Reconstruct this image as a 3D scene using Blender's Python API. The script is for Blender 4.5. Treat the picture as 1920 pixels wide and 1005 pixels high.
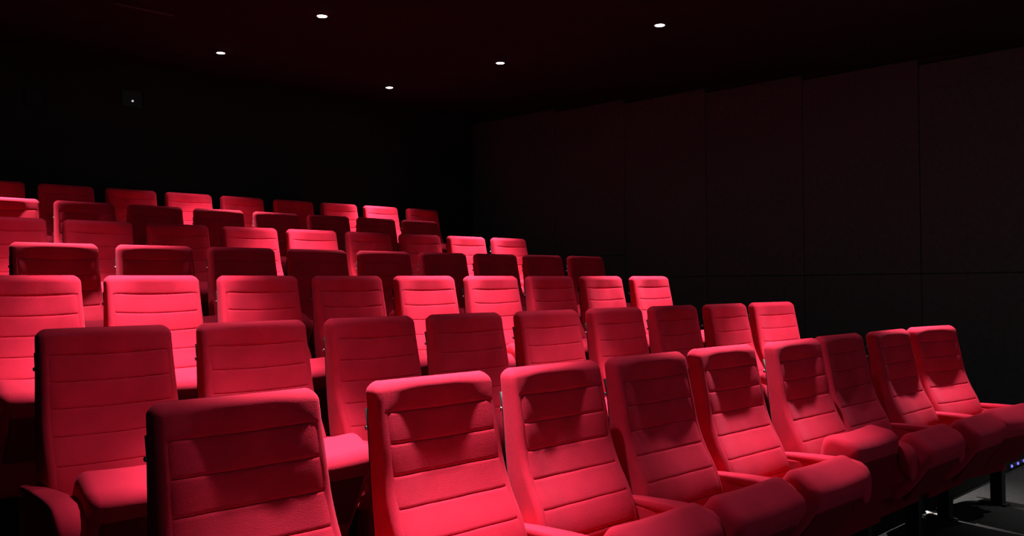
import bpy, bmesh, math, random
from mathutils import Matrix, Vector

for o in list(bpy.data.objects):
    bpy.data.objects.remove(o, do_unlink=True)
scene = bpy.context.scene
COL = scene.collection
random.seed(4)

# ------------------------------------------------------------------ camera
# X runs along the rows (to the right), Y towards the back of the hall, Z up.
F_PX, YAW, PITCH, ROLL = 1650.0, 0.80356, 0.018202, -0.007222
CAM_Z = 1.356
fw = Vector((math.cos(YAW) * math.cos(PITCH), math.sin(YAW) * math.cos(PITCH), math.sin(PITCH)))
rt = Vector((math.sin(YAW), -math.cos(YAW), 0))
up = rt.cross(fw)
c, s = math.cos(ROLL), math.sin(ROLL)
rt, up = c * rt + s * up, -s * rt + c * up
cam_data = bpy.data.cameras.new('camera')
cam_data.sensor_fit = 'HORIZONTAL'
cam_data.sensor_width = 36.0
cam_data.lens = F_PX / 1920 * 36.0
cam_data.clip_start = 0.05
cam = bpy.data.objects.new('camera', cam_data)
COL.objects.link(cam)
m = Matrix.Identity(4)
for i in range(3):
    m[i][0], m[i][1], m[i][2] = rt[i], up[i], -fw[i]
m[2][3] = CAM_Z
cam.matrix_world = m
scene.camera = cam

# ------------------------------------------------------------------ world, exposure
world = bpy.data.worlds.new('world')
scene.world = world
world.use_nodes = True
bg = world.node_tree.nodes['Background']
bg.inputs['Color'].default_value = (0.75, 0.95, 1.0, 1)
bg.inputs['Strength'].default_value = 0.022
vs = scene.view_settings
vs.view_transform = 'Standard'
vs.look = 'None'
vs.gamma = 1.0
vs.use_curve_mapping = False
vs.exposure = 3.0
scene.cycles.use_denoising = True
scene.cycles.sample_clamp_indirect = 3.0

# downlight grid (ceiling lamps): narrow beam plus a weak wide skirt
CEIL_0, CEIL_SLOPE = CAM_Z + 1.795, 0.05        # the ceiling rises a little towards the back
def ceil_z(y): return CEIL_0 + CEIL_SLOPE * y
CEIL_Z = ceil_z(8.95)
BEAM_W, BEAM_ANGLE, BEAM_BLEND = 122.0, 43, 1.0
SKIRT_W, SKIRT_ANGLE, SKIRT_BLEND = 10.5, 66, 0.8

# ------------------------------------------------------------------ materials
def mat(name, color, rough=0.9, spec=0.2, metal=0.0, sheen=0.0, sheen_tint=(1, 1, 1), noise=None, bump=0.0,
        bump_scale=400.0, emit=None, emit_strength=0.0):
    mt = bpy.data.materials.new(name)
    mt.use_nodes = True
    nt = mt.node_tree
    b = nt.nodes['Principled BSDF']
    b.inputs['Base Color'].default_value = (*color, 1)
    b.inputs['Roughness'].default_value = rough
    b.inputs['Specular IOR Level'].default_value = spec
    b.inputs['Metallic'].default_value = metal
    if sheen:
        b.inputs['Sheen Weight'].default_value = sheen
        b.inputs['Sheen Tint'].default_value = (*sheen_tint, 1)
        b.inputs['Sheen Roughness'].default_value = 0.45
    if emit:
        b.inputs['Emission Color'].default_value = (*emit, 1)
        b.inputs['Emission Strength'].default_value = emit_strength
    if noise or bump:
        tc = nt.nodes.new('ShaderNodeTexCoord')
    if noise:
        scale, lo, hi = noise
        n = nt.nodes.new('ShaderNodeTexNoise')
        n.inputs['Scale'].default_value = scale
        n.inputs['Detail'].default_value = 6
        nt.links.new(tc.outputs['Object'], n.inputs['Vector'])
        r = nt.nodes.new('ShaderNodeValToRGB')
        r.color_ramp.elements[0].position = 0.3
        r.color_ramp.elements[1].position = 0.7
        r.color_ramp.elements[0].color = (*[x * lo for x in color], 1)
        r.color_ramp.elements[1].color = (*[x * hi for x in color], 1)
        nt.links.new(n.outputs['Fac'], r.inputs['Fac'])
        nt.links.new(r.outputs['Color'], b.inputs['Base Color'])
    if bump:
        n2 = nt.nodes.new('ShaderNodeTexNoise')
        n2.inputs['Scale'].default_value = bump_scale
        n2.inputs['Detail'].default_value = 3
        nt.links.new(tc.outputs['Object'], n2.inputs['Vector'])
        bp = nt.nodes.new('ShaderNodeBump')
        bp.inputs['Strength'].default_value = bump
        bp.inputs['Distance'].default_value = 0.004
        nt.links.new(n2.outputs['Fac'], bp.inputs['Height'])
        nt.links.new(bp.outputs['Normal'], b.inputs['Normal'])
    return mt

M = {
    'velvet': mat('red_velvet', (0.60, 0.0165, 0.050), 0.95, 0.12, sheen=0.10, sheen_tint=(1.0, 0.25, 0.45),
                  noise=(9.0, 0.90, 1.08), bump=0.25, bump_scale=420),
    'shell': mat('black_shell', (0.012, 0.010, 0.011), 0.55, 0.3, bump=0.1),
    'pan': mat('red_darkened_as_shade', (0.22, 0.006, 0.016), 0.95, 0.1),  # seat red darkened in the colour, standing in for shade under the seats
    'steel': mat('bolt_steel', (0.6, 0.6, 0.6), 0.25, 0.5, metal=1.0),
    'carpet': mat('dark_carpet', (0.034, 0.033, 0.033), 0.97, 0.1, noise=(40, 0.75, 1.2), bump=0.5, bump_scale=250),
    'tier': mat('carpet_darkened_as_shade', (0.011, 0.0105, 0.0105), 0.97, 0.1, noise=(40, 0.75, 1.2), bump=0.5, bump_scale=250),  # darker copy of the floor carpet, so the tiers look shaded
    'wall': mat('black_wall', (0.022, 0.026, 0.026), 0.9, 0.1, noise=(3, 0.85, 1.1)),
    'panel': mat('black_fabric_panel', (0.066, 0.090, 0.090), 0.95, 0.08, noise=(25, 0.85, 1.1), bump=0.3, bump_scale=300),
    'ceiling': mat('black_ceiling', (0.017, 0.022, 0.022), 0.95, 0.08, noise=(4, 0.9, 1.1)),
    'trim': mat('dark_metal_trim', (0.10, 0.07, 0.07), 0.5, 0.4),
    'ring': mat('black_lamp_ring', (0.02, 0.02, 0.02), 0.4, 0.4),
    'lens': mat('lamp_lens', (0.9, 0.9, 0.88), 0.4, 0.4, emit=(1.0, 0.97, 0.92), emit_strength=6.0),
    'glass': mat('dark_glass', (0.012, 0.013, 0.014), 0.4, 0.2),
    'pilot': mat('pilot_lamp', (0.8, 0.8, 0.8), 0.4, 0.4, emit=(0.8, 0.9, 1.0), emit_strength=0.08),
    'led': mat('blue_led', (0.2, 0.2, 0.8), 0.3, 0.4, emit=(0.20, 0.18, 1.0), emit_strength=0.14),
    'paper': mat('white_paper', (0.42, 0.39, 0.38), 0.9, 0.1, noise=(60, 0.9, 1.05)),
}

# ------------------------------------------------------------------ helpers
def link(name, mesh, material, parent=None, smooth=True):
    o = bpy.data.objects.new(name, mesh)
    COL.objects.link(o)
    if material is not None and not mesh.materials:
        mesh.materials.append(material)
    if parent is not None:
        o.parent = parent
    if smooth:
        for p in mesh.polygons:
            p.use_smooth = True
    return o

def mesh_from(verts, faces, name='mesh'):
    me = bpy.data.meshes.new(name)
    me.from_pydata(verts, [], faces)
    bm = bmesh.new()
    bm.from_mesh(me)
    bmesh.ops.recalc_face_normals(bm, faces=bm.faces)
    bm.to_mesh(me)
    bm.free()
    return me

def box_mesh(x0, x1, y0, y1, z0, z1, bevel=0.0, seg=2):
    bm = bmesh.new()
    bmesh.ops.create_cube(bm, size=1.0)
    for v in bm.verts:
        v.co = ((x0 + x1) / 2 + v.co.x * (x1 - x0), (y0 + y1) / 2 + v.co.y * (y1 - y0), (z0 + z1) / 2 + v.co.z * (z1 - z0))
    if bevel:
        bmesh.ops.bevel(bm, geom=list(bm.edges), offset=bevel, segments=seg, profile=0.5, affect='EDGES')
    me = bpy.data.meshes.new('box')
    bm.to_mesh(me)
    bm.free()
    return me

def lathe_mesh(profile, n=24):
    """profile: (radius, z) pairs, turned about Z."""
    verts, faces = [], []
    for r, z in profile:
        for i in range(n):
            a = 2 * math.pi * i / n
            verts.append((r * math.cos(a), r * math.sin(a), z))
    for j in range(len(profile) - 1):
        for i in range(n):
            faces.append((j * n + i, j * n + (i + 1) % n, (j + 1) * n + (i + 1) % n, (j + 1) * n + i))
    faces.append(tuple(range(n)))
    faces.append(tuple((len(profile) - 1) * n + i for i in range(n)))
    return mesh_from(verts, faces)

def empty(name, loc, rz=0.0):
    o = bpy.data.objects.new(name, None)
    o.empty_display_size = 0.1
    COL.objects.link(o)
    o.location = loc
    o.rotation_euler = (0, 0, rz)
    return o

def tag(o, label=None, cat=None, group=None, kind=None):
    if label: o['label'] = label
    if cat: o['category'] = cat
    if group: o['group'] = group
    if kind: o['kind'] = kind
    return o

def lerp_table(tab, x):
    """smooth (Catmull-Rom free) monotone lookup in ((x, y), ...) sorted by x."""
    if x <= tab[0][0]: return tab[0][1]
    if x >= tab[-1][0]: return tab[-1][1]
    for i in range(len(tab) - 1):
        if tab[i][0] <= x <= tab[i + 1][0]:
            x0, y0 = tab[i]; x1, y1 = tab[i + 1]
            xm, ym = tab[max(i - 1, 0)]; xp, yp = tab[min(i + 2, len(tab) - 1)]
            t = (x - x0) / (x1 - x0)
            m0 = (y1 - ym) / (x1 - xm) * (x1 - x0)
            m1 = (yp - y0) / (xp - x0) * (x1 - x0)
            return ((2 * t**3 - 3 * t**2 + 1) * y0 + (t**3 - 2 * t**2 + t) * m0
                    + (-2 * t**3 + 3 * t**2) * y1 + (t**3 - t**2) * m1)

def sstep(a, b, x):
    t = min(1, max(0, (x - a) / (b - a)))
    return t * t * (3 - 2 * t)

# ------------------------------------------------------------------ rows
# (X of first seat, Y of the backrests' top edge, floor height, seats)
ROWS = [(1.084, 2.072, 0.000, 9), (1.123, 3.197, 0.136, 9), (1.158, 4.279, 0.331, 9), (1.575, 5.288, 0.525, 9),
        (1.599, 6.326, 0.734, 9), (1.849, 7.362, 0.955, 8), (1.986, 8.259, 1.176, 9)]
PITCH_X = 0.56
TURN = {(0, 8): -10.0, (1, 8): -7.0}      # end seats turned a little inwards
SHIFT = {(0, 0): (-0.03, 0), (0, 1): (0.04, 0), (0, 2): (0.012, 0), (0, 3): (-0.015, 0), (0, 4): (-0.02, 0.018),
         (0, 6): (-0.02, 0.032), (0, 7): (-0.01, 0.014), (0, 8): (0.02, 0.0),
         (1, 3): (-0.012, 0), (1, 7): (0, -0.015), (1, 8): (0.01, -0.03), (2, 8): (0.01, -0.02), (6, 8): (0.04, 0),
         (4, 3): (0.010, 0), (6, 3): (-0.015, 0), (6, 4): (-0.02, 0)}
TIER_DY = -0.004
X_LEFT, X_RIGHT, Y_FRONT, Y_BACK = -0.9, 7.9, -1.6, 8.95

# ------------------------------------------------------------------ the hall
floor = link('floor', box_mesh(X_LEFT, X_RIGHT, Y_FRONT, Y_BACK, -0.2, 0.0), M['carpet'], smooth=False)
tag(floor, 'dark grey carpeted floor in front of the first row of seats', 'floor', kind='structure')
for r in range(1, 7):
    y0 = ROWS[r - 1][1] + TIER_DY
    t = link('tier', box_mesh(X_LEFT, X_RIGHT, y0, Y_BACK, ROWS[r - 1][2], ROWS[r][2], 0.008), M['tier'], floor, False)
cm = box_mesh(X_LEFT, X_RIGHT, Y_FRONT, Y_BACK, 0.0, 0.15)
for v in cm.vertices: v.co.z += ceil_z(v.co.y)
ceiling = link('ceiling', cm, M['ceiling'], smooth=False)
tag(ceiling, 'flat black ceiling with small round downlights', 'ceiling', kind='structure')
wb = link('wall_back', box_mesh(X_LEFT, X_RIGHT, Y_BACK, Y_BACK + 0.15, -0.2, CEIL_Z + 0.15), M['wall'], smooth=False)
tag(wb, 'black back wall behind the last row of seats', 'wall', kind='structure')
wl = link('wall_left', box_mesh(X_LEFT - 0.15, X_LEFT, Y_FRONT, Y_BACK + 0.15, -0.2, CEIL_Z + 0.15), M['wall'], smooth=False)
tag(wl, 'black side wall left of the seats', 'wall', kind='structure')
wr = link('wall_right', box_mesh(X_RIGHT, X_RIGHT + 0.15, Y_FRONT, Y_BACK + 0.15, -0.2, CEIL_Z + 0.15), M['wall'], smooth=False)
tag(wr, 'black side wall with fabric panels right of the aisle', 'wall', kind='structure')
joints = [Y_FRONT + 0.02, -0.23, 0.86, 1.95, 3.04, 4.13, 5.22, 6.31, 7.40, Y_BACK - 0.02]
for a, b in zip(joints, joints[1:]):
    zf = 0.0
    for r in range(1, 7):
        if ROWS[r - 1][1] + TIER_DY < b: zf = ROWS[r][2]
    for z0, z1 in ((zf + 0.01, max(1.42, zf + 0.5)), (max(1.42, zf + 0.5), ceil_z(a) - 0.005)):
        link('panel', box_mesh(X_RIGHT - 0.025, X_RIGHT - 0.001, a + 0.003, b - 0.003, z0 + 0.003, z1 - 0.003, 0.003),
             M['panel'], wr, False)

# ------------------------------------------------------------------ seat parts (one mesh each, shared by all seats)
TOP_H = 1.080
FRONT = [(0.30, -0.150), (0.42, -0.160), (0.49, -0.166), (0.565, -0.158), (0.64, -0.130), (0.72, -0.087), (0.80, -0.057),
         (0.90, -0.037), (0.98, -0.020), (1.08, 0.000)]
def front_y(h): return lerp_table(FRONT, h)
def half_w(h): return 0.225 + 0.012 * sstep(1.05, 0.55, h)
def dish_depth(h):
    return lerp_table([(0.40, 0.012), (0.60, 0.018), (0.75, 0.024), (0.90, 0.027), (1.00, 0.023), (1.08, 0.004)], h)
def dish(x, h):
    u = abs(x) / half_w(h)
    return dish_depth(h) * (1 - sstep(0.25, 0.95, u))
def back_y(h):
    return lerp_table([(0.30, -0.035), (0.50, -0.020), (0.75, 0.024), (0.95, 0.050), (1.08, 0.066)], h)
SAG = 0.009
SEAMS = [0.995, 0.906, 0.818, 0.730, 0.640, 0.545, 0.430]

def ring(h, hh, inset_x, inset_y, sink):
    """horizontal section of the backrest: front (dished), rounded corners, back."""
    hw = half_w(hh) - inset_x
    yf = front_y(hh) + inset_y
    yb = back_y(hh) - inset_y
    r = min(0.022, (yb - yf) * 0.45)
    pts = []
    n = 26
    for i in range(n + 1):
        x = -(hw - r) + 2 * (hw - r) * i / n
        edge = sstep(0.0, 0.12, 1 - abs(x) / (hw - r))
        drop = SAG * (1 - (x / hw) ** 2) * sstep(1.045, 0.998, h)
        pts.append((x, yf + dish(x, hh) + sink * edge, h - drop))
    for i in range(1, 7):
        a = -math.pi / 2 + math.pi / 2 * i / 6
        pts.append((hw - r + r * math.cos(a), yf + r + r * math.sin(a), h))
    rb = r * 0.8
    for i in range(0, 6):
        a = math.pi / 2 * i / 5
        pts.append((hw - rb + rb * math.cos(a), yb - rb + rb * math.sin(a), h))
    for i in range(0, 6):
        a = math.pi / 2 + math.pi / 2 * i / 5
        pts.append((-(hw - rb) + rb * math.cos(a), yb - rb + rb * math.sin(a), h))
    for i in range(0, 6):
        a = math.pi + math.pi / 2 * i / 6
        pts.append((-(hw - r) + r * math.cos(a), yf + r + r * math.sin(a), h))
    return pts

def build_backrest():
    levels = []
    h = 0.40
    while h < 0.985:
        levels.append((h, h, 0, 0, 0.006)); h += 0.025
    levels += [(0.990, 0.990, 0, 0, 0.006), (0.9945, 0.9945, 0, 0, 0.005), (0.9965, 0.9965, 0, 0, 0.0015), (0.999, 0.999, 0, 0, 0.0),
               (1.006, 1.006, 0, 0, -0.001), (1.025, 1.025, 0, 0, -0.0005)]
    R = 0.034
    for i in range(0, 9):
        a = math.pi / 2 * i / 8
        levels.append((TOP_H - R + R * math.sin(a), TOP_H - R + R * math.sin(a), R * 1.0 * (1 - math.cos(a)), R * (1 - math.cos(a)), 0))
    rings = [ring(*l) for l in levels]
    n = len(rings[0])
    verts = [p for r in rings for p in r]
    faces = []
    for j in range(len(rings) - 1):
        for i in range(n):
            faces.append((j * n + i, j * n + (i + 1) % n, (j + 1) * n + (i + 1) % n, (j + 1) * n + i))
    # cap: a few rows of quads between the front and the back half of the last ring
    faces.append(tuple((len(rings) - 1) * n + i for i in range(n)))
    faces.append(tuple(range(n)))
    return mesh_from(verts, faces)

def build_panel(h1, h0, idx):
    """one padded channel of the backrest between two seams (h1 above, h0 below)."""
    nx, nv = 30, 10
    VS = [0, .018, .045, .12, .3, .5, .7, .88, .955, .982, 1]
    verts, faces = [], []
    sag = SAG
    for j in range(nv + 1):
        v = VS[j]
        for i in range(nx + 1):
            u = -1 + 2 * i / nx
            h = h0 + (h1 - h0) * v
            hw = half_w(h)
            x = u * (hw - 0.016)
            e = min(v, 1 - v) * (h1 - h0)
            puff = 0.0012 * sstep(0, 0.03, e) - 0.003 * max(0, 1 - e / 0.004) ** 2
            ex = (1 - abs(u)) * hw
            roll = 0.006 * max(0, 1 - ex / 0.030) ** 2
            y = front_y(h) + dish(x, h) - puff + roll
            verts.append((x, y, h - sag * (1 - u * u) ))
    n1 = nx + 1
    for j in range(nv):
        for i in range(nx):
            faces.append((j * n1 + i, j * n1 + i + 1, (j + 1) * n1 + i + 1, (j + 1) * n1 + i))
    # turned-in border and closing back
    border = [i for i in range(n1)] + [j * n1 + nx for j in range(1, nv + 1)] \
        + [nv * n1 + i for i in range(nx - 1, -1, -1)] + [j * n1 for j in range(nv - 1, 0, -1)]
    base = len(verts)
    for b in border:
        x, y, z = verts[b]
        verts.append((x * 0.995, y + 0.014, z))
    k = len(border)
    for i in range(k):
        faces.append((border[i], border[(i + 1) % k], base + (i + 1) % k, base + i))
    return mesh_from(verts, faces)

def build_shell():
    """thin hard shell that wraps the rear of the backrest."""
    verts, faces = [], []
    hs = [0.15 + (1.000 - 0.15) * j / 14 for j in range(15)]
    nx = 14
    def row(off, h):
        out = []
        top = sstep(1.0, 0.97, h)
        for i in range(nx + 1):
            u = -1 + 2 * i / nx
            hw = half_w(h) - 0.002
            x = u * hw
            y = back_y(h) + 0.014 - 0.018 * max(0, (abs(u) - 0.80) / 0.20) ** 2 * top - 0.010 * (1 - top)
            out.append((x * (1 - off * 0.02), y - off * 0.010, h))
        return out
    rows_o = [row(0, h) for h in hs]
    rows_i = [row(1, h) for h in hs]
    n1 = nx + 1
    for r in rows_o: verts += r
    for r in rows_i: verts += r
    B = n1 * len(hs)
    for j in range(len(hs) - 1):
        for i in range(nx):
            a = j * n1 + i
            faces.append((a, a + 1, a + n1 + 1, a + n1))
            faces.append((B + a, B + a + n1, B + a + n1 + 1, B + a + 1))
        for e in (0, nx):
            a = j * n1 + e
            faces.append((a, a + n1, B + a + n1, B + a))
    for i in range(nx):
        a = i; faces.append((a, a + 1, B + a + 1, B + a))
        a = (len(hs) - 1) * n1 + i; faces.append((a, a + 1, B + a + 1, B + a))
    return mesh_from(verts, faces)

def build_cushion(L0):
    """tip-up seat cushion; local origin at the hinge, +Y is the length axis (towards the nose), +Z the sitting side."""
    L1, T, W = 0.425, 0.086, 0.226
    verts, faces = [], []
    prof = []
    def arc(cx, cz, r, a0, a1, n):
        for i in range(n + 1):
            a = math.radians(a0 + (a1 - a0) * i / n)
            prof.append((cx + r * math.cos(a), cz + r * math.sin(a)))
    arc(L1 - 0.055, -T + 0.055, 0.055, -90, 0, 7)
    arc(L1 - 0.045, T - 0.045, 0.045, 0, 90, 7)
    prof.append((0.28, T + 0.004)); prof.append((0.20, T - 0.002))
    arc(L0 + 0.04, T - 0.05, 0.04, 90, 180, 4)
    arc(L0 + 0.04, -T + 0.06, 0.04, 180, 270, 4)
    prof.append((0.18, -T + 0.006)); prof.append((0.27, -T))
    n = len(prof)
    cy, HL, cz = (L0 + L1) / 2, (L1 - L0) / 2, 0
    xs = []
    R = 0.035
    for i in range(7):
        a = math.pi / 2 * i / 6
        xs.append((-W + R - R * math.cos(a), R * (1 - math.sin(a))))
    for i in range(1, 12):
        xs.append((-W + R + (2 * W - 2 * R) * i / 12, 0))
    for i in range(6, -1, -1):
        a = math.pi / 2 * i / 6
        xs.append((W - R + R * math.cos(a), R * (1 - math.sin(a))))
    for x, ins in xs:
        bow = 0.012 * (x / W) ** 2
        for (py, pz) in prof:
            dy, dz = py - cy, pz - cz
            ky = (HL - ins) / HL
            kz = (T - ins) / T
            y = cy + dy * ky
            if dy > 0: y += (-0.010 + bow) * (dy / HL)   # nose dips slightly in the middle
            verts.append((x, y, cz + dz * kz))
    for j in range(len(xs) - 1):
        for i in range(n):
            faces.append((j * n + i, j * n + (i + 1) % n, (j + 1) * n + (i + 1) % n, (j + 1) * n + i))
    faces.append(tuple(range(n)))
    faces.append(tuple((len(xs) - 1) * n + i for i in range(n)))
    return mesh_from(verts, faces)

def build_armrest():
    """upholstered pad that widens to the front and rolls down into a front post."""
    path = [(0.055, 0.578, 0.012, 0.012), (0.02, 0.588, 0.024, 0.018), (-0.05, 0.598, 0.042, 0.026), (-0.13, 0.604, 0.056, 0.030),
            (-0.22, 0.608, 0.068, 0.034), (-0.31, 0.610, 0.080, 0.040), (-0.375, 0.608, 0.087, 0.046), (-0.415, 0.600, 0.090, 0.052),
            (-0.441, 0.582, 0.092, 0.058), (-0.455, 0.555, 0.091, 0.062), (-0.461, 0.53, 0.087, 0.064), (-0.461, 0.51, 0.084, 0.062),
            (-0.460, 0.48, 0.078, 0.058), (-0.458, 0.46, 0.070, 0.052), (-0.453, 0.445, 0.056, 0.042), (-0.449, 0.437, 0.034, 0.028)]
    verts, faces = [], []
    NS = 20
    for i, (y, z, w, t) in enumerate(path):
        a = path[max(i - 1, 0)]; b = path[min(i + 1, len(path) - 1)]
        d = Vector((0, b[0] - a[0], b[1] - a[1])).normalized()
        nrm = Vector((0, d.z, -d.y))            # outward: up on the pad, forward on the post
        if nrm.z < 0 and i < 8: nrm = -nrm
        if i >= 8 and nrm.y > 0: nrm = -nrm
        for k in range(NS):
            ang = 2 * math.pi * k / NS
            cx, cn = math.cos(ang), math.sin(ang)
            e = 0.45
            px = math.copysign(abs(cx) ** e, cx) * w / 2
            pn = math.copysign(abs(cn) ** e, cn) * t / 2 - t / 2
            verts.append((px, y + nrm.y * pn, z + nrm.z * pn))
    for j in range(len(path) - 1):
        for k in range(NS):
            faces.append((j * NS + k, j * NS + (k + 1) % NS, (j + 1) * NS + (k + 1) % NS, (j + 1) * NS + k))
    faces.append(tuple(range(NS)))
    faces.append(tuple((len(path) - 1) * NS + k for k in range(NS)))
    return mesh_from(verts, faces)

def build_side_panel():
    out = [(-0.385, 0.42), (-0.415, 0.45), (-0.415, 0.50), (-0.37, 0.572), (-0.15, 0.578), (-0.03, 0.57), (-0.03, 0.47), (-0.04, 0.40), (-0.06, 0.38), (-0.24, 0.36)]
    verts = [(-0.030, y, z) for y, z in out] + [(0.030, y, z) for y, z in out]
    n = len(out)
    faces = [tuple(range(n)), tuple(range(n, 2 * n))] + [(i, (i + 1) % n, n + (i + 1) % n, n + i) for i in range(n)]
    me = mesh_from(verts, faces)
    bm = bmesh.new(); bm.from_mesh(me)
    bmesh.ops.bevel(bm, geom=list(bm.edges), offset=0.005, segments=2, profile=0.5, affect='EDGES')
    bm.to_mesh(me); bm.free()
    return me

def boxes_mesh(boxes):
    bm = bmesh.new()
    for x0, x1, y0, y1, z0, z1 in boxes:
        q = bmesh.ops.create_cube(bm, size=1.0)['verts']
        for v in q:
            v.co = ((x0 + x1) / 2 + v.co.x * (x1 - x0), (y0 + y1) / 2 + v.co.y * (y1 - y0), (z0 + z1) / 2 + v.co.z * (z1 - z0))
    me = bpy.data.meshes.new('boxes')
    bm.to_mesh(me); bm.free()
    return me

ME = {
    'backrest': build_backrest(), 'shell': build_shell(), 'cushion': build_cushion(-0.09), 'cushion_short': build_cushion(0.09), 'armrest': build_armrest(),
    'side': build_side_panel(), 'bolt': lathe_mesh([(0.007, 0), (0.007, 0.004), (0.004, 0.006)], 10),
    'leg': boxes_mesh(((-0.022, 0.022, -0.245, -0.175, 0.010, 0.40), (-0.03, 0.03, -0.27, -0.11, 0.0, 0.012))), 'pan': box_mesh(-0.185, 0.185, 0.12, 0.33, -0.092, -0.078, 0.003),
    'base': boxes_mesh(((-0.245, 0.245, -0.275, -0.25, 0.225, 0.325), (-0.245, 0.245, -0.26, -0.03, 0.305, 0.325))),  # added apron and shelf that keep light from falling through behind the cushion
}
PANELS = [build_panel(SEAMS[i], SEAMS[i + 1], i) for i in range(len(SEAMS) - 1)]

def build_seat(loc, tilt, left_dx, right_dx=None, rz=0.0):
    s = empty('cinema_seat', loc, rz)
    b = link('backrest', ME['backrest'], M['velvet'], s)
    for me in PANELS:
        link('upholstery_panel', me, M['velvet'], b)
    sh = link('back_shell', ME['shell'], M['shell'], s)
    sh['label'] = 'black shell behind the red backrest'
    for sx in (-1, 1):
        bo = link('bolt', ME['bolt'], M['steel'], sh)
        bo.location = (sx * 0.222, 0.051, 0.945)
        bo.rotation_euler = (0, sx * math.pi / 2, 0)
    cu = link('seat_cushion', ME['cushion' if loc[2] > 0 else 'cushion_short'], M['velvet'], s)
    cu.location = (0, -0.235, 0.26)
    # length axis to the front (-Y), then tipped up by tilt
    cu.rotation_euler = (math.radians(tilt), 0, math.pi)
    pan = link('shade_board', ME['pan'], M['pan'], cu, False)
    pan['label'] = 'added board under the seat cushion, darkened to stand for shade'
    link('under_seat_light_block', ME['base'], M['pan'], s, False)
    for dx in (left_dx, right_dx):
        if dx is None: continue
        ar = link('armrest', ME['armrest'], M['velvet'], s)
        dz = -0.02 if abs(dx + 0.262) < 1e-6 else 0.0
        ar.location = (dx, 0, dz)
        sp = link('side_panel', ME['side'], M['velvet'], s, False)
        sp.location = (dx, 0, dz)
        lg = link('leg', ME['leg'], M['shell'], s, False)
        lg.location = (dx, 0, 0)
    return s

ORD = ['first', 'second', 'third', 'fourth', 'fifth', 'sixth', 'seventh', 'eighth', 'last']
ROWN = ['in the front row', 'in the second row from the front', 'in the third row from the front', 'in the fourth row from the front',
        'in the fifth row from the front', 'in the sixth row from the front', 'in the back row']
LIT = [
    ['shaded', 'bright', 'half shaded', 'shadow-topped', 'bright', 'folded-up', 'dim', 'half lit', 'shadow-topped'],
    ['softly lit', 'softly lit', 'dim', 'dim', 'softly lit', 'softly lit', 'dim', 'softly lit', 'bright'],
    ['half lit', 'bright', 'half shaded', 'dim', 'bright', 'bright', 'half shaded', 'dim', 'bright'],
    ['dark', 'dark', 'dark', 'dark', 'dark', 'dark', 'dark', 'dim', 'dim'],
    ['bright', 'softly lit', 'dim', 'half lit', 'bright', 'dim', 'dim', 'softly lit', 'softly lit'],
    ['dark', 'dark', 'dark', 'dark', 'dark', 'dark', 'dark', 'dark'],
    ['dim', 'very dark', 'dim', 'softly lit', 'dim', 'dark', 'softly lit', 'bright', 'dim'],
]
for r, (x0, yr, zf, n) in enumerate(ROWS):
    pos = []
    for k in range(n):
        dx, dy = SHIFT.get((r, k), (0, 0))
        pos.append((x0 + k * PITCH_X + dx, yr + dy))
    for k, (x, y) in enumerate(pos):
        left = -0.262 if k == 0 else (pos[k - 1][0] - x) / 2
        right = 0.28 if k == n - 1 else None
        tilt = 56 if r == 0 else 63
        if (r, k) == (0, 5): tilt = 80
        st = build_seat((x, y, zf), tilt, left, right, math.radians(TURN.get((r, k), 0.0)))
        which = 'leftmost' if k == 0 else ('rightmost' if k == n - 1 else ORD[k] + ' from the left')
        tag(st, '%s red cinema seat, %s %s' % (LIT[r][k], which, ROWN[r]), 'seat', 'red cinema seats in rows')

# ------------------------------------------------------------------ downlights
LENS = lathe_mesh([(0.001, -0.006), (0.026, -0.0055), (0.036, -0.003), (0.037, 0.0)], 24)
RING = lathe_mesh([(0.037, 0.0), (0.038, -0.004), (0.048, -0.005), (0.056, -0.002), (0.056, 0.0)], 28)
BEAM = bpy.data.lights.new('downlight_beam', 'SPOT')
BEAM.energy = BEAM_W; BEAM.spot_size = math.radians(BEAM_ANGLE); BEAM.spot_blend = BEAM_BLEND
BEAM.shadow_soft_size = 0.034; BEAM.color = (1.0, 0.96, 0.92)
SKIRT = bpy.data.lights.new('downlight_skirt', 'SPOT')
SKIRT.energy = SKIRT_W; SKIRT.spot_size = math.radians(SKIRT_ANGLE); SKIRT.spot_blend = SKIRT_BLEND
SKIRT.shadow_soft_size = 0.034; SKIRT.color = (1.0, 0.96, 0.92)
FLOOR_FILL = bpy.data.lights.new('added_floor_fill', 'SPOT')  # added fill lamp, out of view, to brighten the floor and right wall
FLOOR_FILL.energy = 75.0; FLOOR_FILL.spot_size = math.radians(80); FLOOR_FILL.spot_blend = 1.0
FLOOR_FILL.shadow_soft_size = 0.034; FLOOR_FILL.color = (1.0, 0.97, 0.94)
LAMPS = [
    (3.63, 5.85, 'round ceiling downlight at the top of the picture, left of centre', (604, 30)),
    (3.70, 7.66, 'leftmost round ceiling downlight of the five in view', (414, 99)),
    (5.62, 5.97, 'middle round ceiling downlight, between the lowest and the rightmost', (938, 118)),
    (5.70, 7.79, 'lowest round ceiling downlight in view, nearest the back row', (730, 164)),
    (5.55, 4.08, 'rightmost round ceiling downlight in view, near the right wall', (1237, 47)),
    (3.66, 4.00, 'round ceiling downlight above the middle of the third row', None),
    (1.68, 3.94, 'round ceiling downlight above the left end of the third row', None),
    (1.76, 5.66, 'round ceiling downlight above the left end of the fourth row', None),
    (1.70, 7.52, 'round ceiling downlight above the left end of the sixth row', None),
    (5.52, 2.55, 'round ceiling downlight behind the right end of the front row', None),
    (3.47, 2.45, 'round ceiling downlight behind the middle of the front row', None),
    (1.68, 2.38, 'round ceiling downlight behind the left end of the front row', None),
    (6.90, 0.30, 'dimmed round ceiling downlight over the open floor by the right wall', None),
]
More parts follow.
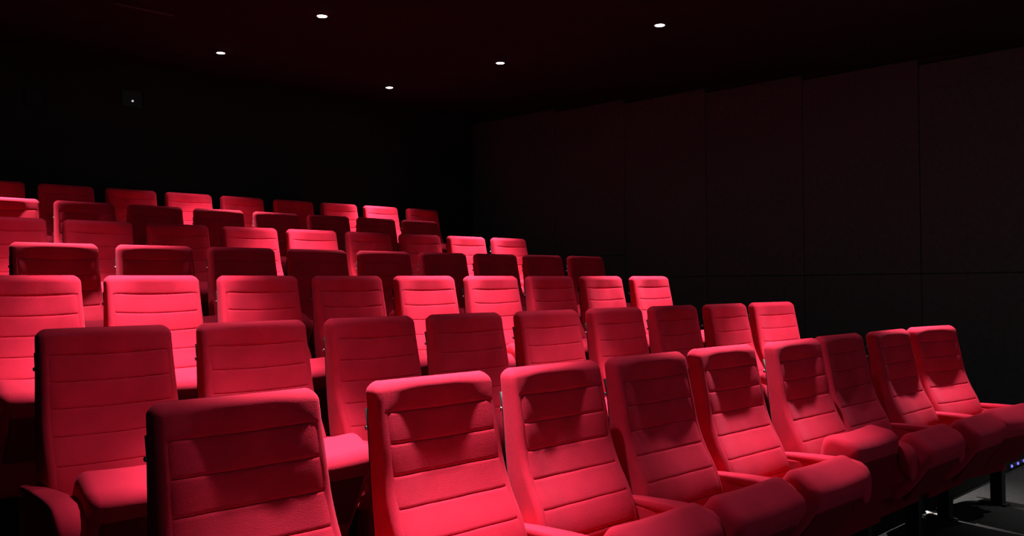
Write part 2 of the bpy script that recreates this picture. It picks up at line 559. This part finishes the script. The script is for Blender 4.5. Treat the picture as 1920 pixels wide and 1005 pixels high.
def ray(px, py):
    return fw + rt * ((px - 960) / F_PX) + up * ((502.5 - py) / F_PX)
def on_plane(px, py, axis, value):
    d = ray(px, py)
    t = (value - (CAM_Z if axis == 2 else 0)) / d[axis]
    return Vector((0, 0, CAM_Z)) + d * t
def on_ceiling(px, py):
    d = ray(px, py)
    t = (CEIL_0 - CAM_Z) / (d.z - CEIL_SLOPE * d.y)
    return Vector((0, 0, CAM_Z)) + d * t
for x, y, lab, px in LAMPS:
    if px:
        q = on_ceiling(*px)
        x, y = q.x, q.y
    d = empty('ceiling_downlight', (x, y, ceil_z(y)))
    link('trim_ring', RING, M['ring'], d)
    link('lens', LENS, M['lens'], d)
    for dat, nm in (((BEAM, 'beam'), (SKIRT, 'skirt')) if 'dimmed' not in lab else ((FLOOR_FILL, 'skirt'),)):
        if y < 3.0 and dat is not FLOOR_FILL:          # the front lamps are set a little brighter
            dat = dat.copy()
            dat.energy *= 1.25 if x < 2.5 or x > 5 else 1.0
        l = bpy.data.objects.new(nm, dat)
        COL.objects.link(l)
        l.parent = d
        l.location = (0, 0, -0.012)
    tag(d, lab, 'ceiling light', 'round ceiling downlights')

# ------------------------------------------------------------------ small things
# thin trim strip on the ceiling, far left
a, b = on_ceiling(216, 5), on_ceiling(326, 28)
ln = (b - a).length
tr = link('trim_1', box_mesh(0, ln, -0.006, 0.006, -0.012, 0.0, 0.002), M['trim'], smooth=False)
tr.location = a
tr.rotation_euler = (b - a).to_track_quat('X', 'Z').to_euler()
tag(tr, 'thin straight trim strip on the ceiling at the top left', 'trim', kind='structure')

# projection windows in the back wall
for (px, py, w, h, lab, lamp) in ((66, 182, 0.16, 0.14, 'small dark projection window in the back wall, far left', False),
                                  (248, 186, 0.20, 0.16, 'small dark projection window with a tiny pilot light in the back wall', True)):
    p = on_plane(px, py, 1, Y_BACK)
    e = empty('projection_window', (p.x, Y_BACK, p.z))
    for (x0, x1, z0, z1) in ((-w/2 - .015, w/2 + .015, h/2, h/2 + .015), (-w/2 - .015, w/2 + .015, -h/2 - .015, -h/2),
                             (-w/2 - .015, -w/2, -h/2, h/2), (w/2, w/2 + .015, -h/2, h/2)):
        link('frame_bar', box_mesh(x0, x1, -0.02, 0.0, z0, z1, 0.002), M['wall'], e, False)
    link('pane', box_mesh(-w/2, w/2, -0.008, -0.001, -h/2, h/2), M['glass'], e, False)
    if lamp:
        q = link('pilot_light', lathe_mesh([(0.010, 0), (0.010, 0.006), (0.005, 0.010)], 12), M['pilot'], e)
        q.location = (0.0, -0.008, -0.02)
        q.rotation_euler = (math.pi / 2, 0, 0)
    tag(e, lab, 'window', 'projection windows')

# blue step lights at the foot of the first aisle step
ystep = ROWS[0][1] + TIER_DY
p = on_plane(1896, 874, 1, ystep - 0.004)
ls = empty('step_light_strip', (p.x, ystep - 0.002, p.z))
L = X_RIGHT - 0.06 - p.x
link('channel', box_mesh(-0.03, L, -0.004, 0.002, -0.016, 0.016, 0.002), M['ring'], ls, False)
LEDM = lathe_mesh([(0.011, 0), (0.011, 0.005), (0.006, 0.009)], 12)
x = 0.0
while x < L - 0.02:
    q = link('led', LEDM, M['led'], ls)
    q.location = (x, -0.004, 0)
    q.rotation_euler = (math.pi / 2, 0, 0)
    x += 0.135
tag(ls, 'strip of small blue lights at the foot of the right aisle step', 'step light')

# scrap of paper on the floor under the front row
p = on_plane(1747, 964, 2, 0.004)
p.y = min(p.y, ROWS[0][1] + TIER_DY - 0.045)
verts, faces = [], []
for i in range(5):
    for j in range(3):
        verts.append((-0.05 + 0.1 * i / 4, -0.03 + 0.06 * j / 2, 0.004 + 0.010 * math.sin(i * 1.3 + j * 0.8) ** 2))
for i in range(4):
    for j in range(2):
        faces.append((i * 3 + j, i * 3 + j + 1, (i + 1) * 3 + j + 1, (i + 1) * 3 + j))
n = len(verts)
me = mesh_from(verts, faces)
ps = link('paper_scrap', me, M['paper'])
sm = ps.modifiers.new('thickness', 'SOLIDIFY'); sm.thickness = 0.002
ps.location = (p.x, p.y, 0.002)
ps.rotation_euler = (0, 0, 0.5)
tag(ps, 'small white scrap of paper on the dark floor below the front row', 'paper')
